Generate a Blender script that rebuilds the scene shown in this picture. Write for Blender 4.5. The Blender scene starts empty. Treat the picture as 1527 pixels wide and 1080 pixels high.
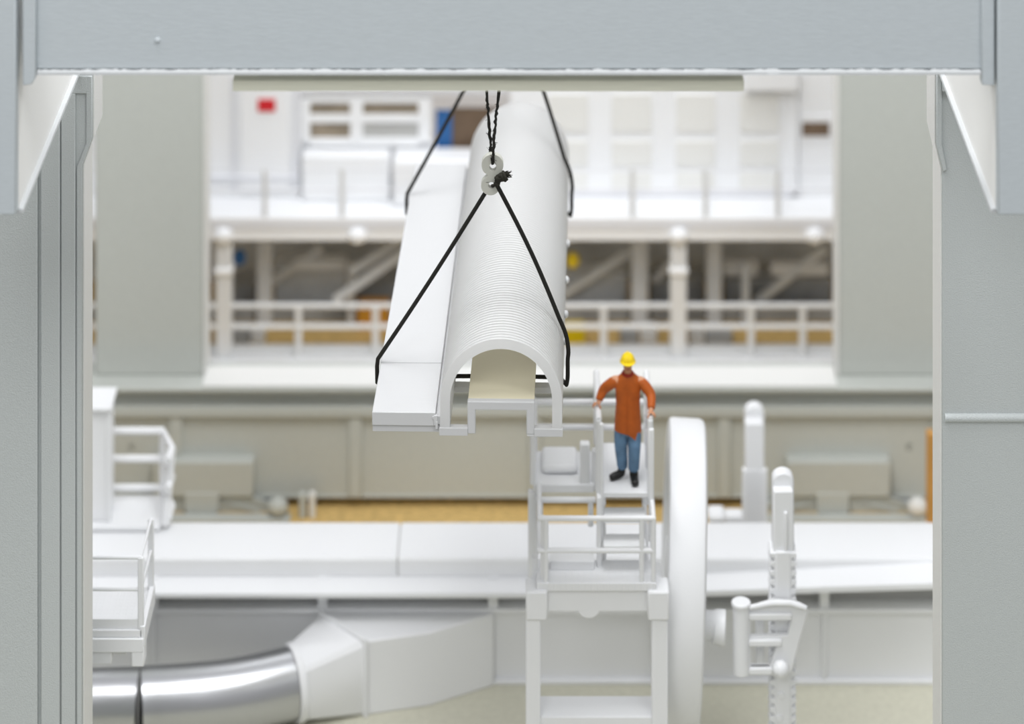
import bpy, bmesh, math, random
from mathutils import Vector, Matrix
random.seed(7)
PI = math.pi
F, CX, HY, CAMZ = 4400.0, 787.0, -1528.0, 26.6      # lens in pixels, axis in the frame, eye height above the floor
COL = bpy.context.scene.collection

def X(px, Y): return (px - CX) * Y / F
def Z(py, Y): return CAMZ - (py - HY) * Y / F
def P(px, py, Y): return Vector((X(px, Y), Y, Z(py, Y)))

# ------------------------------------------------------------------ materials
def mat(name, col, rough=0.5, metal=0.0, bump=0.0, bscale=40.0, var=0.0, spec=0.4, sss=0.0, detail=4, stretch=None):
    m = bpy.data.materials.new(name); m.use_nodes = True
    nt = m.node_tree; b = nt.nodes['Principled BSDF']
    b.inputs['Base Color'].default_value = (*col, 1)
    b.inputs['Roughness'].default_value = rough
    b.inputs['Metallic'].default_value = metal
    b.inputs['Specular IOR Level'].default_value = spec
    if sss:
        b.inputs['Subsurface Weight'].default_value = sss
        b.inputs['Subsurface Radius'].default_value = (0.12, 0.1, 0.07)
    if bump or var:
        tc = nt.nodes.new('ShaderNodeTexCoord'); mp = nt.nodes.new('ShaderNodeMapping')
        if stretch: mp.inputs['Scale'].default_value = stretch
        n = nt.nodes.new('ShaderNodeTexNoise'); n.inputs['Scale'].default_value = bscale; n.inputs['Detail'].default_value = detail
        nt.links.new(tc.outputs['Object'], mp.inputs['Vector']); nt.links.new(mp.outputs['Vector'], n.inputs['Vector'])
        if bump:
            bp = nt.nodes.new('ShaderNodeBump'); bp.inputs['Strength'].default_value = bump; bp.inputs['Distance'].default_value = 0.02
            nt.links.new(n.outputs['Fac'], bp.inputs['Height']); nt.links.new(bp.outputs['Normal'], b.inputs['Normal'])
        if var:
            r = nt.nodes.new('ShaderNodeValToRGB')
            r.color_ramp.elements[0].position = 0.3; r.color_ramp.elements[1].position = 0.7
            r.color_ramp.elements[0].color = (*[c * (1 - var) for c in col], 1)
            r.color_ramp.elements[1].color = (*[min(1, c * (1 + var)) for c in col], 1)
            nt.links.new(n.outputs['Fac'], r.inputs['Fac']); nt.links.new(r.outputs['Color'], b.inputs['Base Color'])
    return m

M = {}
M['white'] = mat('white_plastic', (0.82, 0.83, 0.845), 0.38, bump=0.08, bscale=30)
M['rearwhite'] = mat('background_white', (0.90, 0.91, 0.93), 0.5)
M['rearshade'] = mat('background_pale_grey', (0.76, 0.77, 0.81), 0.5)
M['print'] = mat('printed_white_resin', (0.60, 0.605, 0.612), 0.35, bump=0.15, bscale=5, stretch=(1, 12, 1))
M['cool'] = mat('cool_grey_paint', (0.52, 0.565, 0.59), 0.5, bump=0.14, bscale=14, var=0.03, stretch=(0.6, 1, 4))
M['leg'] = mat('grey_leg_paint', (0.54, 0.575, 0.575), 0.55, bump=0.4, bscale=60, var=0.03)
M['lip'] = mat('lit_lip_paint', (0.60, 0.62, 0.63), 0.55, bump=0.3, bscale=30)  # beam grey made lighter, light on the lip put into the colour
M['face'] = mat('lit_bracket_paint', (0.92, 0.92, 0.90), 0.55)  # crane grey painted paler to carry the light on the bracket sides
M['edge'] = mat('lit_flank_paint', (0.80, 0.80, 0.78), 0.55, bump=0.3, bscale=50)  # paler grey standing for light on the legs' inner flanks
M['olive'] = mat('olive_grey_wood', (0.74, 0.74, 0.62), 0.6, bump=0.2, bscale=8, var=0.06, stretch=(0.3, 1, 9))
M['warm'] = mat('warm_grey_paint', (0.49, 0.51, 0.48), 0.6, bump=0.05, bscale=20, var=0.03)
M['sill'] = mat('pale_lit_sill_paint', (0.73, 0.73, 0.71), 0.5)  # sill's light from behind put into the colour; also plain pale parts
M['beige'] = mat('warm_lit_resin', (0.80, 0.74, 0.55), 0.5)  # white resin tinted beige, warm light in the vault put into the colour
M['silver'] = mat('brushed_silver', (0.56, 0.57, 0.59), 0.30, metal=1.0, bump=0.03, bscale=6)
M['band'] = mat('dark_seam', (0.12, 0.12, 0.12), 0.5)
M['thread'] = mat('black_thread', (0.012, 0.011, 0.008), 0.8, bump=0.5, bscale=60)
M['link'] = mat('putty_grey_plastic', (0.60, 0.60, 0.54), 0.45)
M['ropedark'] = mat('knot_thread', (0.025, 0.023, 0.016), 0.85, bump=0.8, bscale=50)
M['floor'] = mat('pale_stone_floor', (0.58, 0.57, 0.47), 0.7, var=0.06, bscale=10)
M['osb'] = mat('chipboard', (0.62, 0.43, 0.165), 0.7, var=0.28, bscale=7, bump=0.2, stretch=(1, 2.2, 1))
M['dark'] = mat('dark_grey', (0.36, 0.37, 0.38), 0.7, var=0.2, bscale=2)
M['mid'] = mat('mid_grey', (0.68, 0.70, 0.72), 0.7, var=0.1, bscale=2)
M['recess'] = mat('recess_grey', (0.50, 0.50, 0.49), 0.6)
M['pale'] = mat('light_grey', (0.72, 0.73, 0.74), 0.6)
M['wallb'] = mat('rear_wall_grey', (0.72, 0.74, 0.75), 0.8, var=0.2, bscale=1.3)
M['brown'] = mat('brown_panel', (0.17, 0.115, 0.075), 0.6, var=0.15, bscale=3)
M['umber'] = mat('grey_brown_interior', (0.30, 0.25, 0.19), 0.6, var=0.2, bscale=3)
M['blue'] = mat('blue_paint', (0.03, 0.14, 0.38), 0.5)
M['red'] = mat('red_sign', (0.66, 0.02, 0.03), 0.5)
M['yellow'] = mat('yellow_paint', (0.85, 0.62, 0.01), 0.35)
M['amber'] = mat('amber_paint', (0.58, 0.27, 0.03), 0.5)
M['wood'] = mat('orange_wood', (0.55, 0.28, 0.07), 0.5, var=0.15, bscale=5, stretch=(6, 6, 0.4))
M['orange'] = mat('orange_jacket', (0.46, 0.098, 0.008), 0.6, bump=0.3, bscale=9, var=0.12)
M['denim'] = mat('blue_denim', (0.12, 0.22, 0.35), 0.7, var=0.25, bscale=6)
M['boot'] = mat('black_boot', (0.01, 0.01, 0.01), 0.4)
M['skin'] = mat('skin', (0.60, 0.30, 0.17), 0.5)
M['eye'] = mat('eye_dark', (0.05, 0.03, 0.02), 0.3)
M['mouth'] = mat('mouth', (0.40, 0.10, 0.08), 0.5)
M['collar'] = mat('dark_red_collar', (0.30, 0.02, 0.01), 0.6)
M['panel'] = mat('cream_panel', (0.83, 0.83, 0.81), 0.5)

def ribbed():
    m = M['print'].copy(); m.name = 'layered_white_resin'; m.node_tree.nodes['Principled BSDF'].inputs['Base Color'].default_value = (0.86, 0.865, 0.87, 1)
    nt = m.node_tree; b = nt.nodes['Principled BSDF']
    tc = nt.nodes.new('ShaderNodeTexCoord'); w = nt.nodes.new('ShaderNodeTexWave')
    w.wave_type = 'BANDS'; w.bands_direction = 'Y'; w.inputs['Scale'].default_value = 3.9
    w.inputs['Distortion'].default_value = 0.35; w.inputs['Detail'].default_value = 1.5
    bp = nt.nodes.new('ShaderNodeBump'); bp.inputs['Strength'].default_value = 0.9; bp.inputs['Distance'].default_value = 0.03
    nt.links.new(tc.outputs['Object'], w.inputs['Vector']); nt.links.new(w.outputs['Fac'], bp.inputs['Height'])
    nt.links.new(bp.outputs['Normal'], b.inputs['Normal'])
    return m
M['ribbed'] = ribbed()
def glow_through(m, f):
    nt = m.node_tree; b = nt.nodes['Principled BSDF']; out = nt.nodes['Material Output']
    t = nt.nodes.new('ShaderNodeBsdfTranslucent'); t.inputs['Color'].default_value = (0.95, 0.95, 0.94, 1)
    mx = nt.nodes.new('ShaderNodeMixShader'); mx.inputs['Fac'].default_value = f
    nt.links.new(b.outputs[0], mx.inputs[1]); nt.links.new(t.outputs[0], mx.inputs[2]); nt.links.new(mx.outputs[0], out.inputs['Surface'])
glow_through(M['ribbed'], 0.42)

def decked():
    m = M['white'].copy(); m.name = 'gridded_white_deck'
    nt = m.node_tree; b = nt.nodes['Principled BSDF']
    tc = nt.nodes.new('ShaderNodeTexCoord'); w = nt.nodes.new('ShaderNodeTexBrick')
    w.offset = 0.0; w.inputs['Scale'].default_value = 1.0
    w.inputs['Brick Width'].default_value = 0.085; w.inputs['Row Height'].default_value = 0.085; w.inputs['Mortar Size'].default_value = 0.012
    bp = nt.nodes.new('ShaderNodeBump'); bp.inputs['Strength'].default_value = 0.9; bp.inputs['Distance'].default_value = 0.012
    nt.links.new(tc.outputs['Object'], w.inputs['Vector']); nt.links.new(w.outputs['Fac'], bp.inputs['Height'])
    nt.links.new(bp.outputs['Normal'], b.inputs['Normal'])
    return m
M['deck'] = decked()

# ------------------------------------------------------------------ builders
ORG = {}
def tag(o, label=None, cat=None, group=None, kind=None):
    if label: o['label'] = label
    if cat: o['category'] = cat
    if group: o['group'] = group
    if kind: o['kind'] = kind
    return o
def thing(name, label, cat, loc=(0, 0, 0), group=None, rot=None, local=False):
    o = bpy.data.objects.new(name, None); COL.objects.link(o)
    o.empty_display_size = 0.2
    o.location = loc
    if rot: o.rotation_euler = rot
    ORG[o.name] = Vector((0, 0, 0)) if local else Vector(loc)
    return tag(o, label, cat, group)

class MB:
    def __init__(s): s.bm = bmesh.new()
    def box(s, a, b):
        x0, y0, z0 = a; x1, y1, z1 = b
        return s.hull8([(x0, y0, z0), (x1, y0, z0), (x1, y1, z0), (x0, y1, z0), (x0, y0, z1), (x1, y0, z1), (x1, y1, z1), (x0, y1, z1)])
    def hull8(s, c):
        v = [s.bm.verts.new(p) for p in c]
        for f in ((0, 3, 2, 1), (4, 5, 6, 7), (0, 1, 5, 4), (1, 2, 6, 5), (2, 3, 7, 6), (3, 0, 4, 7)):
            s.bm.faces.new([v[i] for i in f])
        return s
    def prism(s, pts, axis, a, b):
        """pts: 2-D outline; axis y: (x,z) extruded over y; axis x: (y,z) over x; axis z: (x,y) over z"""
        def mk(p, t): return {'y': (p[0], t, p[1]), 'x': (t, p[0], p[1]), 'z': (p[0], p[1], t)}[axis]
        v0 = [s.bm.verts.new(mk(p, a)) for p in pts]; v1 = [s.bm.verts.new(mk(p, b)) for p in pts]
        n = len(pts)
        s.bm.faces.new(v0); s.bm.faces.new(v1[::-1])
        for i in range(n): s.bm.faces.new((v0[i], v0[(i + 1) % n], v1[(i + 1) % n], v1[i]))
        return s
    def tube(s, pts, r, seg=10, cap=True):
        pts = [Vector(p) for p in pts]; rings = []
        rr = r if isinstance(r, (list, tuple)) else [r] * len(pts)
        up = None
        for i, p in enumerate(pts):
            d = (pts[min(i + 1, len(pts) - 1)] - pts[max(i - 1, 0)]).normalized()
            if up is None:
                up = Vector((0, 0, 1)) if abs(d.z) < 0.9 else Vector((0, 1, 0))
            u = (up - d * up.dot(d))
            if u.length < 1e-4: u = d.orthogonal()
            u.normalize(); w = d.cross(u); up = u
            rings.append([s.bm.verts.new(p + (u * math.cos(2 * PI * k / seg) + w * math.sin(2 * PI * k / seg)) * rr[i]) for k in range(seg)])
        for a, b in zip(rings, rings[1:]):
            for k in range(seg): s.bm.faces.new((a[k], a[(k + 1) % seg], b[(k + 1) % seg], b[k]))
        if cap: s.bm.faces.new(rings[0][::-1]); s.bm.faces.new(rings[-1])
        return s
    def ball(s, c, r, seg=16):
        m = Matrix.Translation(c) @ Matrix.Diagonal((*(r if isinstance(r, (tuple, list)) else (r, r, r)), 1))
        bmesh.ops.create_uvsphere(s.bm, u_segments=seg, v_segments=max(6, seg // 2 + 2), radius=1, matrix=m)
        return s
    def build(s, name, m, parent=None, bevel=0.0, smooth=35, seg=2):
        off = ORG.get(parent.name, Vector((0, 0, 0))) if parent else Vector((0, 0, 0))
        if off.length: bmesh.ops.translate(s.bm, verts=s.bm.verts, vec=-off)
        bmesh.ops.recalc_face_normals(s.bm, faces=s.bm.faces)
        for f in s.bm.faces: f.smooth = True
        for e in s.bm.edges:
            if len(e.link_faces) == 2 and e.calc_face_angle(0) > math.radians(smooth): e.smooth = False
        me = bpy.data.meshes.new(name); s.bm.to_mesh(me); s.bm.free()
        me.materials.append(m)
        o = bpy.data.objects.new(name, me); COL.objects.link(o)
        if parent: o.parent = parent; ORG[o.name] = off
        if bevel:
            b = o.modifiers.new('bevel', 'BEVEL'); b.width = bevel; b.segments = seg; b.limit_method = 'ANGLE'; b.angle_limit = math.radians(40)
        return o

def box(name, a, b, m, parent=None, bevel=0.012): return MB().box(a, b).build(name, m, parent, bevel)
def pbox(name, x0, y0, x1, y1, Y0, Y1, m, parent=None, bevel=0.012):
    """a box whose front face (at depth Y0) spans the given picture rectangle"""
    return box(name, (X(x0, Y0), Y0, Z(y1, Y0)), (X(x1, Y0), Y1, Z(y0, Y0)), m, parent, bevel)
def tube(name, pts, r, m, parent=None, seg=10): return MB().tube(pts, r, seg).build(name, m, parent, smooth=50)

def plate(name, outline, holes, ya, yb, m, parent=None, bevel=0.008):
    """a flat plate with holes standing in the x-z plane between depths ya and yb"""
    cu = bpy.data.curves.new('tmp', 'CURVE'); cu.dimensions = '2D'; cu.fill_mode = 'BOTH'
    cu.extrude = (yb - ya) / 2
    for loop in [outline] + list(holes):
        sp = cu.splines.new('POLY'); sp.points.add(len(loop) - 1)
        for q, p in zip(sp.points, loop): q.co = (p[0], p[1], 0, 1)
        sp.use_cyclic_u = True
    t = bpy.data.objects.new('tmp', cu); COL.objects.link(t)
    dg = bpy.context.evaluated_depsgraph_get(); dg.update()
    me = bpy.data.meshes.new_from_object(t.evaluated_get(dg))
    bpy.data.objects.remove(t); bpy.data.curves.remove(cu)
    s = MB(); s.bm.from_mesh(me); bpy.data.meshes.remove(me)
    bmesh.ops.remove_doubles(s.bm, verts=s.bm.verts, dist=1e-5)
    mid = (ya + yb) / 2
    for v in s.bm.verts: v.co = Vector((v.co.x, mid + v.co.z, v.co.y))
    return s.build(name, m, parent, bevel, smooth=40)

def circle(c, r, n=20, a0=0.0, a1=2 * PI, end=False):
    k = n if not end else n - 1
    return [(c[0] + r * math.cos(a0 + (a1 - a0) * i / k), c[1] + r * math.sin(a0 + (a1 - a0) * i / k)) for i in range(n)]

# ------------------------------------------------------------------ setting
def struct(o): o['kind'] = 'structure'; return o
struct(box('floor', (-16, 26, -0.4), (16, 48.6, 0), M['floor'], bevel=0))
struct(box('floor_rear', (-16, 48.6, -0.4), (16, 66, 0), M['osb'], bevel=0))
struct(box('wall_back', (-16, 66, -.4), (16, 66.4, 20), M['rearshade'], bevel=0))

# ------------------------------------------------------------------ front gantry crane
g = thing('gantry_crane', 'big pale grey gantry crane in the foreground with a beam and two tall legs', 'crane', (0, 37.4, 0))
YB = 33.0
bz0, bz1 = Z(104, YB), Z(104, YB) + 1.2
cb = box('cross_beam', (X(46, YB), YB, bz0), (X(1474, YB), YB + 0.5, bz1), M['cool'], g, 0.02)
lip = MB()
n = 240; zt = Z(103.5, YB); zb = Z(109.5, YB); x0, x1 = X(56, YB), X(1462, YB)
top, bot = [], []
for i in range(n + 1):
    x = x0 + (x1 - x0) * i / n
    top.append(lip.bm.verts.new((x, YB - 0.005, zt + random.uniform(-.006, .012))))
    bot.append((lip.bm.verts.new((x, YB - 0.05, zb + 0.03)), lip.bm.verts.new((x, YB - 0.05, zb)), lip.bm.verts.new((x, YB + 0.3, zb))))
for i in range(n):
    lip.bm.faces.new((top[i], top[i + 1], bot[i + 1][0], bot[i][0]))
    lip.bm.faces.new((bot[i][0], bot[i + 1][0], bot[i + 1][1], bot[i][1]))
    lip.bm.faces.new((bot[i][1], bot[i + 1][1], bot[i + 1][2], bot[i][2]))
tag(lip.build('bottom_lip', M['lip'], cb, smooth=60), 'rough pale lower lip of the beam')
MB().ball((X(235, YB), YB, Z(60, YB)), (0.035, 0.03, 0.035)).build('rivet', M['cool'], cb)
tag(box('under_rail', (X(350, 33.4), 33.15, Z(124, 33.4)), (X(1107, 33.4), 33.45, Z(108, 33.4)), M['olive'], g, 0.008), 'olive grey rail under the beam')
MB().box((-0.62, 33.3, 14.35), (-0.30, 45.2, 14.75)).build('trolley_rail', M['cool'], g, 0.01)
# end strips of the beam
MB().prism([(X(36, YB), bz1), (X(55, YB), bz1), (X(55, YB), Z(112, YB)), (X(50, YB), Z(121, YB)), (X(36, YB), Z(123, YB))], 'y', YB - 0.10, YB + 0.1).build('end_strip', M['cool'], g, 0.012)
MB().prism([(X(1463, YB), bz1), (X(1482, YB), bz1), (X(1482, YB), Z(125, YB)), (X(1463, YB), Z(124, YB))], 'y', YB - 0.06, YB + 0.1).build('end_strip', M['cool'], g, 0.012)
# hanging brackets on both ends
def bracket(xo, xi, side):
    b = MB().box((min(xo, xi), YB - 0.16, Z(318, YB - .1)), (max(xo, xi), YB + 0.02, bz1)).build('bracket_plate', M['cool'], g, 0.02)
    w = 0.05 * side
    xa, xb = sorted((xi - w, xi + 0.002 * side))
    wall = MB().box((xa, YB + 0.02, Z(314, YB)), (xb, 37.32, bz1)).build('side_wall', M['face'], b, 0.006)
    xc, xd = sorted((xi - w * 0.2, xi + 0.055 * side))
    MB().box((xc, YB + 0.0, Z(319, YB)), (xd, 37.35, Z(314, YB) + 0.02)).build('wall_rim', M['lip'], wall, 0.01)
bracket(X(-120, YB), X(25, YB - .1), 1)
bracket(X(1640, YB), X(1487, YB - .1), -1)
# legs
YL = 37.4
def leg(side):
    if side < 0:
        outl = [(-90, -160), (138, -160), (138, 205), (123, 246), (123, 1700), (-90, 1700)]
    else:
        outl = [(1650, -160), (1396, -160), (1396, 214), (1405, 252), (1405, 1700), (1650, 1700)]
    pts = [(X(a, YL), max(0.0, Z(b, YL))) for a, b in outl]
    l = MB().prism(pts, 'y', YL, YL + 0.72).build('leg', M['leg'], g, 0.012)
    # skin on the inner flank, painted paler for the light there
    ex = [(138, -160), (138, 205), (123, 246), (123, 1700)] if side < 0 else [(1396, -160), (1396, 214), (1405, 252), (1405, 1700)]
    e2 = [(X(a, YL), max(0.0, Z(b, YL))) for a, b in ex]
    t = -0.02 * side
    prof = e2 + [(p[0] + t, p[1]) for p in e2[::-1]]
    MB().prism(prof, 'y', YL + 0.02, YL + 0.74).build('inner_flange', M['edge'], l, 0.004)
    return l
l1 = leg(-1); l2 = leg(1)
d = 0.035
box('face_panel', (X(-88, YL), YL - 0.06, 0), (X(57, YL), YL, Z(112, YL)), M['leg'], l1, 0.008)
box('face_strip', (X(62, YL), YL - 0.05, 0), (X(90, YL), YL, Z(112, YL)), M['leg'], l1, 0.012)
box('face_strip', (X(92, YL), YL - 0.035, 0), (X(113, YL), YL, Z(138, YL)), M['leg'], l1, 0.01)
MB().prism([(X(a, YL), max(0, Z(b, YL))) for a, b in [(129, 112), (138, 112), (138, 205), (123, 246), (123, 1700), (115, 1700), (115, 248), (129, 212)]], 'y', YL - 0.035, YL).build('edge_moulding', M['leg'], l1, 0.012)
box('head_band', (X(90, YL), YL - 0.035, Z(138, YL)), (X(130, YL), YL, Z(112, YL)), M['leg'], l1, 0.008)
MB().prism([(X(a, YL), max(0, Z(b, YL))) for a, b in [(1396, 105), (1404, 105), (1404, 214), (1412, 252), (1405, 254), (1396, 214)]], 'y', YL - 0.05, YL).build('edge_moulding', M['leg'], l2, 0.012)
box('head_band', (X(1404, YL), YL - 0.12, Z(132, YL)), (X(1640, YL), YL, Z(100, YL)), M['leg'], l2, 0.008)
MB().tube([P(1409, 623, YL), P(1640, 623, YL)], 0.055, 12).build('horizontal_rib', M['leg'], l2)

# ------------------------------------------------------------------ hanging tunnel section
TR = P(747, 648, 36.0)
t = thing('tunnel_section', 'white ribbed barrel vaulted tunnel section with a flat side slab hanging from black slings', 'building part', TR, rot=(-math.radians(2.9), 0, -math.radians(1.35)), local=True)
L = 8.95
def arch(ro, zc, n=40):
    return [(ro, 0.0)] + [(ro * math.cos(a), zc + ro * math.sin(a)) for a in [PI * i / n for i in range(n + 1)]] + [(-ro, 0.0)]
s = MB()
ny = 60
outer, inner = arch(.745, .365), [(x, z) for x, z in arch(.625, .365)]
rng = random.Random(3)
ro_, ri_ = [], []
for j in range(ny + 1):
    y = L * j / ny
    k = 1.0
    e = L - y
    if e < 0.35: k = 1 - 0.12 * (1 - math.sqrt(max(0, 1 - ((0.35 - e) / 0.35) ** 2)))
    ro_.append([s.bm.verts.new((x * k, y, z * k + 0.03)) for x, z in outer])
    ri_.append([s.bm.verts.new((x * k, y, z * k + 0.03)) for x, z in inner])
for ring, flip in ((ro_, 0), (ri_, 1)):
    for a, b in zip(ring, ring[1:]):
        for i in range(len(a) - 1): s.bm.faces.new((a[i], a[i + 1], b[i + 1], b[i]) if not flip else (a[i], b[i], b[i + 1], a[i + 1]))
for j in (0, ny):
    a, b = ro_[j], ri_[j]
    for i in range(len(a) - 1): s.bm.faces.new((a[i], a[i + 1], b[i + 1], b[i]))
for i in (0, -1):
    for j in range(ny): s.bm.faces.new((ro_[j][i], ro_[j + 1][i], ri_[j + 1][i], ri_[j][i]))
barrel = s.build('barrel_vault', M['ribbed'], t, smooth=40)
for y in (1.9, 2.75, 3.9, 5.2):
    MB().ball((0.76, y, 0.36), (0.04, 0.06, 0.05), 10).build('peg', M['print'], barrel)
s = MB()
for y0, y1, z1 in ((0, 1.44, .25), (1.44, 8.62, .262)):
    s.box((-1.575, y0, .09), (-.80, y1, z1))
slab = s.build('side_slab', M['print'], t, 0.008)
MB().box((-.80, 0.02, .10), (-.74, 8.6, .20)).build('seam_strip', M['print'], t, 0.006)
MB().box((-1.57, 0.03, .005), (-.66, 8.6, .088)).build('slab_base', M['print'], t, 0.006)
s = MB(); s.box((-.82, -.015, .10), (-.775, .03, .22)); s.box((-.80, -.02, .06), (-.77, .02, .15)); s.box((-.84, -.01, .17), (-.80, .02, .21))
s.build('moulding_burr', M['print'], slab, 0.004)
MB().prism([(-.41, 0), (-.41, .39), (.41, .39), (.41, 0), (.31, 0), (.31, .285), (-.31, .285), (-.31, 0)], 'y', 0, 0.10).build('end_frame', M['print'], t, 0.012)
tag(MB().box((-.405, .10, .33), (.405, 8.3, .385)).build('inner_floor', M['beige'], t, 0.004), 'vault floor tinted beige for the warm light inside')
for k, yy in enumerate((0.0, 1.17, 3.0, 4.8, 6.6, 8.4)):
    s = MB()
    for sx in (-1, 1):
        if k == 0 and sx == 1: s.build('cross_bar', M['print'], t, 0.006); s = MB()
        a, b = sorted((sx * (.405 if k == 0 else .31), sx * (.755 if k == 0 else .70)))
        s.box((a, -.012 if k == 0 else yy, -.02 if k == 0 else 0.0), (b, yy + (0.10 if k == 0 else .16), .075))
    if k: s.box((-.31, yy + .02, .02), (.31, yy + .14, .08)); s.box((-.36, yy + .04, .08), (.36, yy + .12, .33))
    s.build('cross_bar', M['print'], t, 0.006)
MB().prism([(.32, 0), (.74, 0), (.74, -.015), (.5, -.03), (.32, -.02)], 'y', 0, .05).build('foot_lip', M['print'], t, 0.004)

bpy.context.view_layer.update()
TM = t.matrix_world.copy()
def tl(x, y, z): return TM @ Vector((x, y, z))

# ------------------------------------------------------------------ slings and links
def smooth_path(pts, n=6):
    pts = [Vector(p) for p in pts]; out = []
    for i in range(len(pts) - 1):
        p0, p1, p2, p3 = pts[max(i - 1, 0)], pts[i], pts[i + 1], pts[min(i + 2, len(pts) - 1)]
        for k in range(n):
            u = k / n
            out.append(0.5 * ((2 * p1) + (p2 - p0) * u + (2 * p0 - 5 * p1 + 4 * p2 - p3) * u * u + (3 * p1 - p0 - 3 * p2 + p3) * u ** 3))
    out.append(pts[-1]); return out
RT = 0.027
def sling(name, yl, hook_l, hook_r, label, ymid=None, right_bulge=True):
    o = thing(name, label, 'sling', hook_l, group=None)
    left = [hook_l, tl(-1.612, yl, .295), tl(-1.622, yl, .20), tl(-1.618, yl, .0), tl(-1.585, yl + .03, -.04)]
    under = [tl(-1.585, yl + .03, -.04), tl(-.7, yl + .30, -.034), tl(0, yl + .33, -.034), tl(.70, yl + .30, -.034), tl(.785, yl + .05, .0)]
    ang = [(.785, .0), (.80, .10), (.80, .3), (.808, .43), (.775, .63), (.69, .83)]
    right = [tl(x, yl + (.0 if i > 1 else 0), z + .0) for i, (x, z) in enumerate(ang)] + [hook_r]
    a = Vector(left[0]); b = left[1]
    lp = [a.lerp(b, k / 14) + Vector((0, 0, -0.03 * math.sin(PI * k / 14))) for k in range(15)] + left[2:] + under[1:-1] 
    rp = smooth_path(right[:-1], 4)
    c = rp[-1]; e = Vector(hook_r)
    rp += [c.lerp(e, k / 14) + Vector((0.035 * math.sin(PI * k / 14), 0, 0.0)) for k in range(1, 15)]
    MB().tube(lp + rp, RT, 8).build('thread', M['thread'], o, smooth=80)
    return o
YS = 1.44
yk = tl(0, YS, 1).y
HY0 = yk
sling('front_sling', YS, P(724, 287, HY0), P(741, 276, HY0 - .05), 'black thread sling looped around the near end of the white tunnel section')
yk2 = tl(0, 7.25, 1).y
ap = P(759, 6, yk2)
rs = sling('rear_sling', 7.25, ap, ap + Vector((0.03, 0, 0)), 'thin black thread sling looped around the far end of the white tunnel section')
MB().tube([ap + Vector((0.01, 0, 0)), Vector((ap.x, ap.y, 14.335))], RT, 8).build('hoist_thread', M['thread'], rs)

# figure-eight link
def eight(cx, cy, r, hr, Yk):
    pass
lk = thing('rope_link', 'small putty grey figure-eight link joining the black threads above the tunnel section', 'link', P(732, 260, HY0))
def pz(px, py): return (X(px, HY0), Z(py, HY0))
k = HY0 / F
def arcpx(c, r, a0, a1, n): return [pz(c[0] + r * math.cos(math.radians(a0 + (a1 - a0) * i / (n - 1))), c[1] - r * math.sin(math.radians(a0 + (a1 - a0) * i / (n - 1)))) for i in range(n)]
outl = arcpx((734.5, 244.5), 16.2, -40, 222, 30) + [pz(727, 258), pz(726.5, 261)] + arcpx((731.5, 275), 14, 128, 380, 28) + [pz(739.5, 264), pz(740.5, 260)]
h1 = [pz(735 + 5.4 * math.cos(a), 247 + 5.4 * math.sin(a) * 1.15) for a in [2 * PI * i / 14 for i in range(14)]]
h2 = [pz(733 + 5.2 * math.cos(a), 274 + 4.8 * math.sin(a)) for a in [2 * PI * i / 14 for i in range(14)]]
plate('link_plate', outl, [h1, h2], HY0 - 0.05, HY0 + 0.05, M['link'], lk, 0.012)

# hairy hoist threads over the link
ho = thing('hoist_rope', 'pair of hairy black threads holding the putty grey link under the beam', 'rope', P(735, 125, HY0))
def hairy(pts, name, r=0.019):
    s = MB(); rn = random.Random(name + str(pts[0]))
    path = smooth_path(pts, 10)
    path = [p + Vector((rn.uniform(-.008, .008), 0, 0)) for p in path]
    s.tube(path, [r * rn.uniform(.75, 1.25) for _ in path], 7)
    for i in range(26):
        p = rn.choice(path); q = Vector((rn.uniform(-.05, .05), rn.uniform(-.02, .02), rn.uniform(-.05, .05)))
        s.tube([p, p + q * .6, p + q + Vector((0, 0, rn.uniform(-.02, .02)))], 0.0022, 4)
    return s.build(name, M['thread'], ho, smooth=80)
zt = 14.335
hairy([Vector((X(726.5, HY0), HY0, zt)), P(726.5, 125, HY0), P(728, 165, HY0), P(731, 210, HY0 + .06), P(731.5, 226, HY0 + .08), P(733.5, 243, HY0 + .03)], 'strand')
hairy([Vector((X(747, HY0), HY0, zt)), P(744, 125, HY0), P(740.5, 165, HY0), P(737, 205, HY0 - .05), P(735.5, 228, HY0 - .075), P(734.5, 240, HY0 - .065), P(734.5, 244, HY0)], 'strand')
# knot
kn = thing('knot', 'lumpy black knot with frayed ends on the lower eye of the putty grey link', 'knot', P(740, 275, HY0))
s = MB(); rn = random.Random(5)
def helix(a, b, r, turns, n=60, wob=.3):
    a, b = Vector(a), Vector(b); d = (b - a).normalized(); u = d.orthogonal().normalized(); w = d.cross(u); out = []
    for i in range(n):
        f = i / (n - 1); q = 2 * PI * turns * f; rr = r * (1 + wob * math.sin(5 * f + turns))
        out.append(a.lerp(b, f) + (u * math.cos(q) + w * math.sin(q)) * rr)
    return out
yk_ = HY0 - .10
s.tube([P(734, 277, HY0 + .0), P(736, 277, yk_ + .02), P(740, 275, yk_), P(742, 279, yk_)], .02, 8)
s.tube(helix(P(740.5, 276, yk_), P(744, 264, yk_), .03, 3), .02, 7)
s.tube(helix(P(743, 267, yk_), P(754, 262, yk_), .042, 3.5), .02, 7)
s.tube(helix(P(743, 271, yk_), P(748, 259, yk_), .03, 2), .022, 7)
s.tube([P(745, 262, yk_), P(754, 260, yk_), P(759, 257, yk_)], [.035, .035, .012], 7)
s.build('knot_coil', M['ropedark'], kn, smooth=80)
s = MB()
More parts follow.
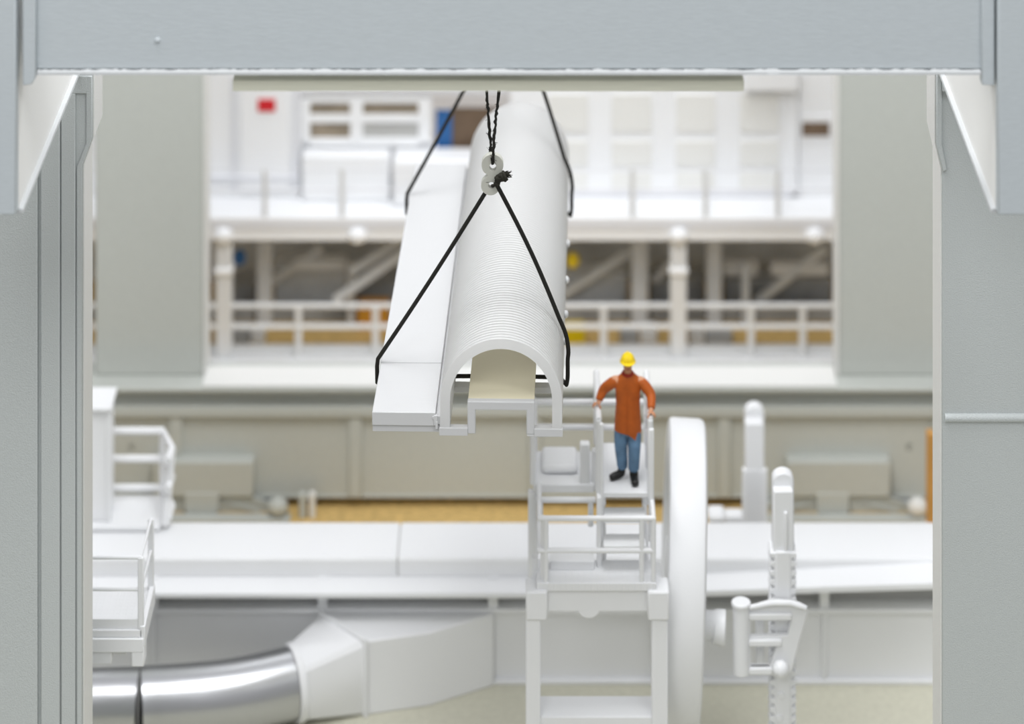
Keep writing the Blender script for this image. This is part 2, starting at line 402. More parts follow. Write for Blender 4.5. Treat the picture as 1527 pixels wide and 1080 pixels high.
for q in range(14):
    a = P(752 + rn.uniform(-3, 3), 260 + rn.uniform(-3, 3), yk_)
    b = P(759 + rn.uniform(-2, 6), 259 + rn.uniform(-5, 6), yk_ + rn.uniform(-.05, .05))
    s.tube([a, a.lerp(b, .6) + Vector((0, 0, rn.uniform(-.01, .01))), b], [.009, .008, .003], 5)
s.build('frayed_end', M['ropedark'], kn, smooth=80)

# ------------------------------------------------------------------ furnace (long low body)
fu = thing('furnace_trough', 'long white stepped trough running across behind the wheel and the platform', 'trough', (0, 46, 0))
hz = lambda h: CAMZ - h
xs = (-9.5, X(595, 46.5), 9.5)
for a, b, nm in ((xs[0], xs[1] - .012, 'trough_section'), (xs[1] + .012, xs[2], 'trough_section')):
    MB().prism([(46.0, hz(24.97)), (46.0, hz(24.72)), (46.03, hz(24.68)), (47.02, hz(24.67)), (47.1, hz(24.70)), (47.1, hz(26.0)), (46.3, hz(26.0)), (46.3, hz(24.97))], 'x', a, b).build(nm, M['white'], fu, 0.015)
box('seam', (xs[1] - .013, 46.02, hz(25.0)), (xs[1] + .013, 47.0, hz(24.70)), M['recess'], fu, 0)
# ledge (left run straight, right run a little askew)
MB().box((-9.5, 45.54, hz(25.06)), (X(810, 45.5), 46.05, hz(24.97))).build('ledge', M['white'], fu, 0.02)
xl_ = X(960, 45.6)
MB().hull8([(xl_, 45.54, hz(25.06)), (8.4, 45.5, hz(24.83)), (8.4, 46.05, hz(24.83)), (xl_, 46.05, hz(25.06)),
            (xl_, 45.54, hz(24.97)), (8.4, 45.5, hz(24.72)), (8.4, 46.05, hz(24.63)), (xl_, 46.05, hz(24.97))]).build('ledge', M['white'], fu, 0.012)
# lower wall
box('lower_wall', (-9.5, 46.0, 0.06), (9.5, 46.3, hz(25.44)), M['white'], fu, 0.008)
box('recess', (-9.5, 46.2, hz(25.5)), (9.5, 46.6, hz(24.98)), M['recess'], fu, 0)  # gap under the ledge greyer than the trough, its shade painted in
box('wall_flange', (-9.5, 45.9, hz(25.50)), (9.5, 46.08, hz(25.42)), M['white'], fu, 0.015)
box('wall_flange', (-9.5, 45.9, 0.0), (9.5, 46.06, 0.06), M['white'], fu, 0.01)
for px in (-20, 228, 481, 735, 985, 1230, 1480):
    x = X(px, 45.9)
    box('stud', (x - .075, 45.93, hz(25.42)), (x + .075, 46.1, hz(24.95)), M['white'], fu, 0.008)
    box('rib', (x - .03, 45.93, 0.06), (x + .03, 46.02, hz(25.48)), M['white'], fu, 0.01)

# ------------------------------------------------------------------ silver pipe and duct hood
pc = .50
pth = [Vector((-8.6, 44.45, pc + .02)), Vector((-7.2, 44.46, pc + .02)), Vector((-6.0, 44.50, pc + .02)), Vector((-5.0, 44.60, pc + .02)), Vector((-4.3, 44.76, pc + .02)), Vector((-3.62, 45.02, pc + .03))]
pp = smooth_path(pth, 8)
pi_ = thing('silver_pipe', 'shiny silver pipe lying on the floor at lower left', 'pipe', (-6, 44.5, 0))
jx = X(207, 44.4)
A = [p for p in pp if p.x < jx - .02]; B = [p for p in pp if p.x > jx + .02]
MB().tube(A + [Vector((jx - .012, 44.5, pc + .02))], pc, 48).build('pipe_length', M['silver'], pi_, smooth=60)
MB().tube([Vector((jx + .02, 44.5, pc + .02))] + B, pc + .008, 48).build('pipe_elbow', M['silver'], pi_, smooth=60)
MB().tube([Vector((jx - .02, 44.497, pc + .02)), Vector((jx + .03, 44.50, pc + .02))], pc - .012, 48).build('joint_seam', M['band'], pi_)
dh = thing('duct_hood', 'white wedge shaped duct hood with a cone joining the silver pipe to the trough', 'duct', (-2.4, 45.4, 0))
htop = hz(25.47)
wa, wb, wc, wd = (X(478, 45.88), 45.88), (X(737, 45.88), 45.88), (X(545, 45.0), 45.1), (X(700, 45.5), 45.42)
MB().prism([wa, wc, (X(640, 45.3), 45.34), wb], 'z', 0.0, htop).build('hood_box', M['white'], dh, 0.02)
# flange rib between hood and cone
dirn = (Vector((wc[0] - wa[0], wc[1] - wa[1], 0))).normalized(); nrm = Vector((dirn.y, -dirn.x, 0))
if nrm.x > 0: nrm = -nrm
a3, c3 = Vector((*wa, 0)), Vector((*wc, 0))
f = MB(); q = [a3, c3 + dirn * .06, c3 + dirn * .06 + nrm * .05, a3 + nrm * .05]
f.hull8([(*q[0].xy, .0), (*q[1].xy, .0), (*q[2].xy, .0), (*q[3].xy, .0), (*q[0].xy, htop + .06), (*q[1].xy, htop + .06), (*q[2].xy, htop + .06), (*q[3].xy, htop + .06)])
f.build('hood_flange', M['white'], dh, 0.01)
# cone: rectangle -> circle loft
s = MB(); end = pp[-1]; ax = (pp[-1] - pp[-2]).normalized(); ex = Vector((-ax.y, ax.x, 0)).normalized(); ez = Vector((0, 0, 1))
nseg = 48; circ, rect = [], []
a4, c4 = a3 + nrm * .05, c3 + nrm * .05
for i in range(nseg):
    th = 2 * PI * (i + .5) / nseg
    cxx, czz = math.cos(th), math.sin(th)
    circ.append(end + ax * .05 + (ex * cxx + ez * czz) * (pc + .01))
    m_ = max(abs(cxx), abs(czz)); u, v = cxx / m_, czz / m_
    p = a4.lerp(c4, .5 - u * .5)
    if (a4 - c4).dot(ex) < 0: p = a4.lerp(c4, .5 + u * .5)
    rect.append(Vector((p.x, p.y, htop * (.5 + v * .5) )))
rv = [s.bm.verts.new(p) for p in rect]; cv = [s.bm.verts.new(p) for p in circ]
for i in range(nseg): s.bm.faces.new((rv[i], rv[(i + 1) % nseg], cv[(i + 1) % nseg], cv[i]))
s.bm.faces.new(rv[::-1]); s.bm.faces.new(cv)
s.build('cone', M['white'], dh, smooth=28)
s = MB(); s.tube([end - ax * .0 + ax * .012, end + ax * .13], pc + .05, 48); s.build('collar', M['white'], dh, 0.015)

# ------------------------------------------------------------------ access platform with stairs and wheel
pl = thing('access_platform', 'white access platform with stairs and railings on which the worker in orange stands', 'platform', (1.3, 41, 0))
H2, H1 = 20.96, 21.92
u0, u1 = 40.75, 42.15
ux0, ux1 = X(896, 40.75), X(968, 40.75)
z2, z1 = hz(H2), hz(H1)
box('upper_deck', (ux0, u0, z2 - .07), (ux1, u1, z2), M['deck'], pl, 0.008)
YF = 40.22
lx0, lx1 = X(800, YF), X(979, YF)
box('lower_deck', (lx0, YF, z1 - .11), (lx1, 40.82, z1), M['deck'], pl, 0.01)
box('toe_step', (X(820, 40.6), 40.55, z1), (X(886, 40.6), 40.75, z1 + .12), M['white'], pl, 0.01)
# stair treads between the decks
for k_, (zz, y0, y1) in enumerate(((z2 - .30, 40.62, 40.95), (z2 - .60, 40.50, 40.82))):
    box('tread', (ux0 + .03, y0, zz - .05), (ux1 - .05, y1, zz), M['white'], pl, 0.01)
for xx in (ux0 + .02, ux1 - .06):
    box('deck_stringer', (xx, 40.80, z2 - .20), (xx + .05, 42.12, z2 - .07), M['white'], pl, 0.01)
    MB().tube([(xx + .025, 41.9, z2 - .18), (xx + .025, 40.78, z1 - .05)], .035, 8).build('deck_strut', M['white'], pl)
# stair / bay side cheeks
box('stair_cheek', (ux0 - .06, 40.62, z1), (ux0, 40.80, z2 + .0), M['white'], pl, 0.01)
# left bay
H3 = 21.1; z3 = hz(H3); bx0, bx1 = X(795, 41.3), X(886, 41.3)
box('bay_deck', (bx0, 41.25, z3 - .12), (bx1, 42.2, z3), M['white'], pl, 0.02)
box('bay_housing', (bx0 + .12, 41.5, z3), (bx1 - .22, 42.1, z3 + .13), M['white'], pl, 0.06)
def railing(pts, zb, hts, r, name='handrail', post=True, mids=1, posts=None):
    for hgt in hts:
        MB().tube([Vector((p[0], p[1], zb + hgt)) for p in pts], r, 10).build(name, M['white'], pl, smooth=60)
    for p in (posts or pts) if post else ():
        MB().tube([Vector((p[0], p[1], zb)), Vector((p[0], p[1], zb + hts[0]))], r, 10).build('rail_post', M['white'], pl, smooth=60)
# front railing of the lower deck
fr_ = YF + .05
railing([(lx0 + .02, fr_), (lx1 - .02, fr_)], z1, (.86, .42), .036, posts=[(X(814, fr_), fr_), (X(957, fr_), fr_), (lx1 - .04, fr_ + .0)])
MB().tube([(X(810, fr_), fr_ + .05, z1), (X(810, fr_), fr_ + .05, z1 + .86)], .04, 10).build('rail_post', M['white'], pl, smooth=60)
# right railing of the lower deck running back
railing([(lx1 - .04, fr_), (lx1 - .04, u0)], z1, (.86, .42), .034, posts=[(lx1 - .04, 40.6)])
railing([(lx0 + .04, fr_), (lx0 + .04, 41.2)], z1, (.86, .42), .034, posts=[(lx0 + .04, 41.1)])
# upper deck railings
for xx in (ux0 - .03, ux1 + .015):
    railing([(xx, u0), (xx, u1)], z2, (1.0, .52), .042, posts=[(xx, u0 + .02), (xx, (u0 + u1) / 2), (xx, u1 - .02)])
# tall front guard boards beside the upper deck
box('guard_plate', (ux0 - .02, u0 - .05, z1 + .3), (ux0 + .035, u0 + .02, z2 + .97), M['white'], pl, 0.015)
box('guard_plate', (ux1 - .01, u0 - .05, z1 + .3), (ux1 + .065, u0 + .04, z2 + .90), M['white'], pl, 0.02)
# bay railings: rear and left
ybr = 42.15
railing([(bx0 + .02, ybr), (ux1, ybr)], z3, (.72, .36), .042, posts=[(bx0 + .02, ybr)])
railing([(bx0, 41.28), (bx0, ybr)], z3, (.75, .38), .045, posts=[(bx0, 41.28), (bx0, 41.7)])
box('bay_post', (bx1 - .20, 41.27, z3 - .12), (bx1 - .06, 41.40, z3 + .55), M['white'], pl, 0.02)
box('bay_post', (bx1 - .03, 41.3, z3 - .12), (bx1 + .07, 41.40, z3 + .45), M['white'], pl, 0.02)
railing([(bx0 + .02, 41.2), (bx1 + .02, 41.2)], z3 - .55, (.36,), .04, posts=[(bx0 + .10, 41.2), (bx1 - .05, 41.2)])
box('bay_post', (bx0 - .07, 41.25, z1 - 2.0), (bx0 + .05, 41.37, z3 - .12), M['white'], pl, 0.01)
# lower left ladder of the bay
for hh in (-.95, -1.25):
    MB().tube([(bx0, 41.3, z3 + hh), (bx1 - .3, 41.3, z3 + hh)], .035, 8).build('ladder_rung', M['white'], pl)
# carrying beam, lug and legs
box('carrying_beam', (X(812, 40.3), 40.28, hz(22.34)), (X(972, 40.3), 40.6, z1 - .11), M['white'], pl, 0.015)
MB().prism([(X(878, 40.28) + .15 * math.cos(a), hz(22.32) + .12 * math.sin(a)) for a in [PI + PI * i / 12 for i in range(13)]], 'y', 40.28, 40.42).build('lug', M['white'], pl, 0.015)
for a, b, c in ((784, 806, 817), (972, 996, 999)):
    lo, hi = (a, b) if a < 900 else (a, b)
    l = box('leg', (X(lo, 40.2), 40.2, 0.0), (X(hi, 40.2), 40.5, z1 - .30), M['white'], pl, 0.02)
    pa, pb = (784, 816) if a < 900 else (966, 998)
    box('leg_head', (X(pa, 40.16), 40.16, z1 - .48), (X(pb, 40.16), 40.55, z1 - .09), M['white'], l, 0.025)
box('leg_post', (X(793, 40.5), 40.5, z1 - .1), (X(803, 40.5), 40.65, z1 + .18), M['white'], pl, 0.01)
zz = Z(1066, 40.3)
box('tie_bar', (X(800, 40.3), 40.25, zz - .28), (X(975, 40.3), 40.75, zz), M['white'], pl, 0.02)

wh = thing('drum_wheel', 'big white upright drum wheel with a broad smooth rim beside the platform', 'wheel', (2.235, 42.5, hz(23.0)), rot=(0, math.radians(2.2), math.radians(-2.2)), local=True)
def ringmesh(R, r, w):
    s = MB(); n = 96; prof = [(-w, r), (-w, R - .05), (-w + .02, R - .015), (-w + .06, R), (w - .09, R), (w - .03, R - .025), (w, R - .08), (w, r)]
    rows = []
    for i in range(n):
        a = 2 * PI * i / n
        rows.append([s.bm.verts.new((x, rr * math.cos(a), rr * math.sin(a))) for x, rr in prof])
    for i in range(n):
        a, b = rows[i], rows[(i + 1) % n]
        for k_ in range(len(prof)): s.bm.faces.new((a[k_], a[(k_ + 1) % len(prof)], b[(k_ + 1) % len(prof)], b[k_]))
    return s
ringmesh(2.0, 1.6, .27).build('rim', M['white'], wh, smooth=30)
s = MB(); s.tube([(-.06, 0, 0), (.06, 0, 0)], 1.62, 64); s.build('web', M['white'], wh)
s = MB(); s.tube([(-.25, 0, 0), (.3, 0, 0)], .45, 32); s.build('hub', M['white'], wh, 0.02)
s = MB(); s.tube([(.25, -1.2, -.08), (.40, -1.2, -.08), (.42, -1.2, -.09), (.56, -1.2, -.10), (.58, -1.2, -.10)], [.19, .19, .22, .23, .20], 24); s.build('side_shaft', M['white'], wh)

# ------------------------------------------------------------------ worker
def skin(verts, edges, sub=2):
    """verts: (x,y,z,r or (rx,ry)); returns evaluated mesh"""
    me = bpy.data.meshes.new('tmp'); me.from_pydata([v[:3] for v in verts], edges, [])
    o = bpy.data.objects.new('tmp', me); COL.objects.link(o)
    sm = o.modifiers.new('s', 'SKIN'); sm.use_smooth_shade = True
    sv = me.skin_vertices[0].data
    for i, v in enumerate(verts):
        r = v[3]; sv[i].radius = r if isinstance(r, tuple) else (r, r); sv[i].use_root = (i == 0)
    if sub:
        ss = o.modifiers.new('u', 'SUBSURF'); ss.levels = sub; ss.render_levels = sub
    dg = bpy.context.evaluated_depsgraph_get(); dg.update()
    out = bpy.data.meshes.new_from_object(o.evaluated_get(dg))
    bpy.data.objects.remove(o); bpy.data.meshes.remove(me)
    return out
def chain(*lists):
    """several chains given as lists of (x,y,z,r) or ints (index of an existing vertex)"""
    v, e = [], []
    for ch in lists:
        prev = None
        for it in ch:
            if isinstance(it, int): i = it
            else: v.append(it); i = len(v) - 1
            if prev is not None: e.append((prev, i))
            prev = i
    return v, e
def meshobj(name, meshes, m, parent):
    s = MB()
    for me in meshes: s.bm.from_mesh(me)
    return s.build(name, m, parent, smooth=180)

FP = Vector((X(936, 41.12), 41.12, z2 + 0.002))
pe = thing('person', 'person in yellow helmet, orange jacket and jeans standing with both hands on the rails', 'person', FP, local=True)
RX = ux0 - .03 - FP.x; LX = ux1 + .015 - FP.x        # the two rails in the figure's frame
hR = Vector((RX - .02, -.05, 1.055)); hL = Vector((LX + .02, -.15, 1.04))
hR = Vector((RX - .005, -.06, 1.062)); hL = Vector((LX + .005, -.31, 1.052))
shR, shL = Vector((-.185, .0, 1.40)), Vector((.20, .0, 1.39))
elR = Vector((-.36, .06, 1.205)); elL = Vector((.345, -.08, 1.185))
def T(v, r): return (v.x, v.y, v.z, r)
# body: pelvis root, spine, neck, head; arms; legs
bv, be = chain(
    [(0, .0, .90, (.13, .10)), (0, 0, 1.08, (.125, .09)), (0, .005, 1.28, (.15, .10)), (0, .0, 1.43, (.08, .07)), (.0, -.01, 1.50, (.052, .055)), (.0, -.02, 1.565, (.062, .075)), (.0, -.025, 1.63, (.075, .092)), (.0, -.02, 1.70, (.074, .09)), (.0, -.015, 1.745, (.05, .06))],
    [2, T(shR, .062), T(elR, .045), T(elR.lerp(hR, .8), .033), T(elR.lerp(hR, .95), .03)],
    [2, T(shL, .062), T(elL, .045), T(elL.lerp(hL, .8), .033), T(elL.lerp(hL, .95), .03)],
    [0, (-.085, .0, .78, .085), (-.095, -.03, .47, .055), (-.08, .02, .12, .03), (-.09, .02, .05, .025)],
    [0, (.085, -.01, .78, .085), (.085, -.07, .47, .055), (.085, -.045, .12, .03), (.085, -.05, .05, .025)])
body = [skin(bv, be, 2)]
# nose, ears
body.append(skin([(0, -.10, 1.655, .012), (0, -.125, 1.63, .014), (0, -.132, 1.612, .017), (0, -.105, 1.60, .012)], [(0, 1), (1, 2), (2, 3)], 1))
for sx in (-1, 1):
    body.append(skin([(sx * .078, -.01, 1.665, (.008, .02)), (sx * .088, .0, 1.64, (.009, .022)), (sx * .078, -.005, 1.605, (.008, .014))], [(0, 1), (1, 2)], 1))
# hands closing on the rails (rails run along y)
def hand(c, wrist, side):
    """c: centre of the palm just above the rail; side -1 = the person's right (left in view); fingers wrap outward over the tube"""
    out = []
    fwd = Vector((0, 1, 0)); o_ = Vector((side, 0, 0)); up = Vector((0, 0, 1))
    c = c + up * .012
    # palm
    p0 = wrist; p1 = c + up * .012 + o_ * -.02; p2 = c + o_ * .02 + up * .006
    out.append(skin([T(p0, .028), T(p1, (.04, .02)), T(p2, (.042, .017))], [(0, 1), (1, 2)], 2))
    for i_, (dy, ln) in enumerate(((-.036, .9), (-.012, 1.05), (.012, 1.0), (.035, .8))):
        b = c + o_ * .018 + fwd * dy + up * .006
        k1 = b + (o_ * .034 + up * -.004) * ln; k2 = k1 + (o_ * .016 + up * -.026) * ln; k3 = k2 + (o_ * -.010 + up * -.022) * ln
        out.append(skin([T(b, .011), T(k1, .0105), T(k2, .0095), T(k3, .008)], [(0, 1), (1, 2), (2, 3)], 1))
    tb = c + o_ * -.018 + fwd * -.03
    t1 = tb + fwd * -.018 + up * -.022 + o_ * -.018; t2 = t1 + up * -.026 + o_ * .004 + fwd * -.006
    out.append(skin([T(tb, .014), T(t1, .0125), T(t2, .010)], [(0, 1), (1, 2)], 1))
    return out
body += hand(hR, elR.lerp(hR, .86), -1); body += hand(hL, elL.lerp(hL, .86), 1)
bo = meshobj('body', body, M['skin'], pe)
for sx in (-1, 1):
    MB().ball((sx * .032, -.103, 1.655), (.013, .010, .009), 10).build('eye', M['eye'], bo)
MB().ball((0, -.104, 1.575), (.026, .010, .007), 10).build('mouth', M['mouth'], bo)
# jacket: torso and sleeves
def sleeve(sh, el, ha, inner):
    return skin([T(inner, .07), T(sh + Vector((0, 0, -.035)), .085), T(el.lerp(sh, .12), .076), T(el.lerp(ha, .62), .056), T(el.lerp(ha, .70), .054)], [(0, 1), (1, 2), (2, 3), (3, 4)], 2)
rings = [(.70, .188, .150), (.78, .186, .150), (.90, .178, .146), (1.05, .168, .136), (1.20, .172, .132), (1.31, .186, .128), (1.38, .182, .118), (1.43, .145, .105), (1.465, .100, .088), (1.495, .076, .076), (1.495, .066, .066)]
s = MB(); nn = 36; rows = []
for zz_, rx, ry in rings:
    row = []
    for i in range(nn):
        q = 2 * PI * i / nn
        # the hem droops to a pointed flap at the front on the person's left
        dq = math.atan2(math.sin(q - 1.72 * PI), math.cos(q - 1.72 * PI))
        z_ = zz_ - (.12 * max(0, 1 - abs(dq) / .75) if zz_ < .75 else (.03 * max(0, 1 - abs(dq) / .7) if zz_ < .8 else 0))
        fold = 1 + .018 * math.sin(7 * q + zz_ * 5) * (1.3 - zz_)
        row.append(s.bm.verts.new((.004 + rx * fold * math.cos(q), -.003 + ry * fold * math.sin(q), z_)))
    rows.append(row)
for p_, q_ in zip(rows, rows[1:]):
    for i in range(nn): s.bm.faces.new((p_[i], p_[(i + 1) % nn], q_[(i + 1) % nn], q_[i]))
s.bm.faces.new(rows[0][::-1]); s.bm.faces.new(rows[-1])
for me in (sleeve(shR, elR, hR, Vector((-.09, 0, 1.37))), sleeve(shL, elL, hL, Vector((.10, 0, 1.37)))): s.bm.from_mesh(me)
jk = s.build('jacket', M['orange'], pe, smooth=70)
s = MB(); s.tube([(-.01, -.118, 1.40), (-.01, -.137, 1.22), (-.012, -.146, 1.0), (-.015, -.157, .74)], .007, 6); s.build('zip', M['orange'], jk)
s = MB(); s.tube([(.062 * math.cos(a), -.015 + .066 * math.sin(a), 1.485 + .012 * math.sin(a)) for a in [2 * PI * i / 20 for i in range(21)]], .022, 8); s.build('collar', M['collar'], jk)
tv, te = chain(
    [(0, .0, .80, (.16, .12)), (.0, .0, .92, (.15, .11))],
    [0, (-.092, .0, .68, .115), (-.095, -.03, .45, .095), (-.075, .015, .22, .082), (-.072, .025, .12, .08)],
    [0, (.092, -.01, .68, .115), (.088, -.065, .45, .097), (.083, -.05, .22, .086), (.083, -.045, .12, .084)])
meshobj('jeans', [skin(tv, te, 2)], M['denim'], pe)
for pts in ([(-.08, .02, .19, .062), (-.08, .03, .07, (.07, .06)), (-.135, -.0, .06, (.06, .055)), (-.215, -.04, .05, (.055, .05)), (-.255, -.06, .045, (.045, .04))],
            [(.085, -.045, .19, .062), (.085, -.04, .07, (.07, .06)), (.09, -.11, .06, (.06, .055)), (.096, -.20, .05, (.06, .05)), (.10, -.25, .045, (.05, .04))]):
    s = MB(); s.bm.from_mesh(skin(pts, [(0, 1), (1, 2), (2, 3), (3, 4)], 2))
    zmin = min(v.co.z for v in s.bm.verts)
    for v in s.bm.verts: v.co.z = max(v.co.z, .0)
    s.build('boot', M['boot'], pe, smooth=180)
# helmet
s = MB(); n = 28; rows = []
for j in range(11):
    a = (PI / 2) * j / 10
    r = math.cos(a); z = math.sin(a)
    rows.append([s.bm.verts.new((.098 * max(r, .001) * math.cos(2 * PI * i / n), -.02 + .118 * max(r, .001) * math.sin(2 * PI * i / n), 1.664 + .107 * z)) for i in range(n)])
for a, b in zip(rows, rows[1:]):
    for i in range(n): s.bm.faces.new((a[i], a[(i + 1) % n], b[(i + 1) % n], b[i]))
he = s.build('helmet', M['yellow'], pe, smooth=60)
s = MB(); brim = []
for rr, zz_ in ((1.0, 1.676), (1.0, 1.664), (1.13, 1.655), (1.13, 1.662)):
    brim.append([s.bm.verts.new((.098 * rr * math.cos(2 * PI * i / n), -.02 + (.118 * rr + (.035 if math.sin(2 * PI * i / n) < -.2 and rr > 1.05 else 0)) * math.sin(2 * PI * i / n), zz_)) for i in range(n)])
for k_ in range(4):
    a, b = brim[k_], brim[(k_ + 1) % 4]
    for i in range(n): s.bm.faces.new((a[i], a[(i + 1) % n], b[(i + 1) % n], b[i]))
s.build('brim', M['yellow'], he, smooth=50)
s = MB(); s.tube([(0, -.02 + .12 * math.cos(a), 1.664 + .109 * math.sin(a)) for a in [PI * i / 16 for i in range(2, 15)]], .012, 6); s.build('crest', M['yellow'], he)

# ------------------------------------------------------------------ rack posts
def rounded_blade(x0, x1, ytop, ybot, Y, dep, name, par, m=M['white']):
    xa, xb = X(x0, Y), X(x1, Y); r = (xb - xa) / 2; zc = Z(ytop, Y) - r * .85
    arc = [(xa + r + r * math.cos(q), zc + r * .85 * math.sin(q)) for q in [PI * i / 16 for i in range(17)]]
    return MB().prism(arc + [(xa, max(0, Z(ybot, Y))), (xb, max(0, Z(ybot, Y)))], 'y', Y, Y + dep).build(name, m, par, 0.02)
YR = 41.4
rk = thing('rack_post', 'white toothed rack post with a ladder bracket standing right of the drum wheel', 'post', (X(1167, YR), YR, 0))
bl = rounded_blade(1152, 1184, 706, 826, YR + .16, .20, 'round_blade', rk)
box('front_bar', (X(1153, YR), YR, 0), (X(1183, YR), YR + .16, Z(733, YR)), M['white'], bl, 0.02)
box('blade_rib', (X(1169, YR), YR - .04, Z(822, YR)), (X(1174, YR), YR + .01, Z(763, YR)), M['white'], bl, 0.012)
def teeth(x0, x1, y0, y1, pitch, dx):
    l, r = [], []; y = y0
    while y < y1:
        l += [(x0, y), (x0, y + pitch * .45), (x0 + dx, y + pitch * .55), (x0 + dx, y + pitch * .9)]
        r += [(x1, y), (x1, y + pitch * .45), (x1 - dx, y + pitch * .55), (x1 - dx, y + pitch * .9)]
        y += pitch
    return l + r[::-1]
tp = [(X(a, YR), max(0.0, Z(b, YR))) for a, b in teeth(1148, 1187, 823, 1290, 13.6, 6.5)]
MB().prism(tp, 'y', YR - .04, YR + .30).build('toothed_rack', M['white'], rk, 0.006)
box('rack_spine', (X(1157, YR), YR - .06, 0), (X(1178, YR), YR, Z(821, YR)), M['white'], rk, 0.01)
YK = YR - .16
def kz(a, b): return (X(a, YK), Z(b, YK))
outl = [kz(1113, 911), kz(1120, 907), kz(1132, 901), kz(1146, 897), kz(1160, 896), kz(1178, 897), kz(1192, 900), kz(1203, 906), kz(1204, 911), kz(1197, 936), kz(1190, 960), kz(1184, 985), kz(1180, 1001), kz(1150, 1005), kz(1113, 1005)]
holes = [[kz(1119, 920), kz(1119, 948), kz(1174, 946), kz(1180, 922)], [kz(1119, 961), kz(1119, 992), kz(1148, 992), kz(1152, 980), kz(1158, 961)]]
br = plate('ladder_bracket', outl, holes, YK - .04, YK + .05, M['white'], rk, 0.015)
MB().tube([P(1105, 1005, YK - .03), P(1105, 899, YK - .03)], .115, 20).build('bracket_tube', M['white'], br, 0.02)
MB().tube([P(1105, 903, YK - .03), P(1105, 897, YK - .03)], .135, 20).build('tube_cap', M['white'], br, 0.012)
MB().tube([P(1118, 906, YK - .06), P(1150, 900, YK - .07), P(1178, 900, YK - .07), P(1202, 907, YK - .06)], .035, 8).build('bracket_rim', M['white'], br)
for yy, xe in ((916, 1180), (955, 1165), (997, 1152)):
    box('bracket_rung', (X(1116, YK), YK - .09, Z(yy + 5, YK)), (X(xe, YK), YK + .02, Z(yy - 5, YK)), M['white'], br, 0.02)
MB().ball(P(1164, 998, YK - .14), .115, 20).build('ball_knob', M['white'], br)
for a, b in ((1165, 1037), (1162, 1071)):
    q = P(a, b, YR - .06); MB().tube([q + Vector((0, -.02, 0)), q + Vector((0, .01, 0))], .05, 12).build('screw', M['white'], rk, 0.006)
box('inner_stem', (X(1128, YR + .05), YR + .1, Z(1010, YR)), (X(1140, YR), YR + .25, Z(925, YR)), M['white'], br, 0.01)
YQ = 47.9
rp = thing('rack_post', 'white round-topped post standing behind the trough, in front of the grey portal frame', 'post', (X(1126, YQ), YQ, 0))
rb = rounded_blade(1111, 1140, 607, 720, YQ + .25, .22, 'round_blade', rp)
box('front_bar', (X(1111.5, YQ), YQ, 0), (X(1139.5, YQ), YQ + .25, Z(632, YQ)), M['white'], rb, 0.03)
for a, b in ((1107, 1117), (1119, 1124), (1127, 1131), (1134, 1144)): box('sleeve_bar', (X(a, YQ), YQ - .03, 0), (X(b, YQ), YQ + .1, Z(701, YQ)), M['white'], rp, 0.01)
box('foot_block', (X(1082, YQ), YQ + .02, 0), (X(1108, YQ), YQ + .3, Z(772, YQ)), M['white'], rp, 0.02)
YV = 47.6
kb = thing('valve_block', 'small rounded white block poking up behind the trough beside the drum wheel', 'block', (X(1070, YV), YV, 0))
box('block_body', (X(1062, YV), YV, 0), (X(1078, YV), YV + .3, Z(780, YV)), M['white'], kb, 0.02)
box('block_cap', (X(1056, YV), YV - .04, Z(780, YV)), (X(1082, YV), YV + .34, Z(768, YV)), M['white'], kb, 0.05)

# ------------------------------------------------------------------ lower left platform
lp = thing('service_platform', 'white service platform with two-rail railing at lower left above the silver pipe', 'platform', (-6.2, 39.5, 0))
YA = 39.0; za = Z(940, YA)
xr = X(214, YA)
box('deck', (-7.6, YA, za - .10), (xr - .02, 40.05, za), M['deck'], lp, 0.01)
box('fascia', (-7.6, YA - .03, za - .28), (xr - .0, YA + .05, za - .10), M['white'], lp, 0.01)
box('side_fascia', (xr - .05, YA, za - .22), (xr + .02, 40.05, za + .05), M['white'], lp, 0.01)
box('under_tray', (-7.6, YA + .15, za - .42), (xr - .25, 39.8, za - .28), M['white'], lp, 0.01)
box('corner_bracket', (xr - .16, YA - .02, za - .48), (xr + .01, YA + .25, za - .22), M['white'], lp, 0.02)
box('corner_bracket', (xr - .72, YA + .0, za - .46), (xr - .42, YA + .2, za - .28), M['white'], lp, 0.02)
for z_ in (.94, .52):
    MB().tube([(-7.6, YA + .04, za + z_), (xr - .03, YA + .04, za + z_), (xr - .03, 40.0, za + z_)], .026, 8).build('handrail', M['white'], lp)
for q in ((-7.0, YA + .04), (xr - .04, YA + .04), (xr - .03, 40.0)):
    box('rail_post', (q[0] - .04, q[1] - .03, za), (q[0] + .04, q[1] + .03, za + .95), M['white'], lp, 0.015)
box('toe_board', (-7.6, YA + .03, za), (xr - .05, YA + .06, za + .13), M['white'], lp, 0.005)
box('support_post', (-7.3, 39.3, 0), (-6.9, 39.7, za - .1), M['white'], lp, 0.02)

# ------------------------------------------------------------------ cabinet and railed deck on the trough's far left
dk = thing('railed_deck', 'small white railed deck at far left on top of the trough', 'platform', (-6.6, 47.2, hz(24.67)))
zd = hz(24.59)
box('deck', (-8.2, 46.75, hz(24.655)), (X(243, 47.2), 47.75, zd), M['deck'], dk, 0.01)
ra = X(243, 47.7)
for z_ in (1.07, .62, .15):
    MB().tube([(-8.2, 47.68, zd + z_), (ra, 47.68, zd + z_), (X(257, 47.2), 47.15, zd + z_ - .02), (X(250, 46.8), 46.8, zd + z_ - .05)], .06, 8).build('handrail', M['white'], dk)
MB().tube([(ra, 47.68, zd), (ra, 47.68, zd + 1.07)], .055, 8).build('rail_post', M['white'], dk)
MB().tube([(X(246, 46.8), 46.82, zd), (X(256, 47.15), 47.12, zd + 1.05)], .07, 8).build('rail_post', M['white'], dk)
zd += .004
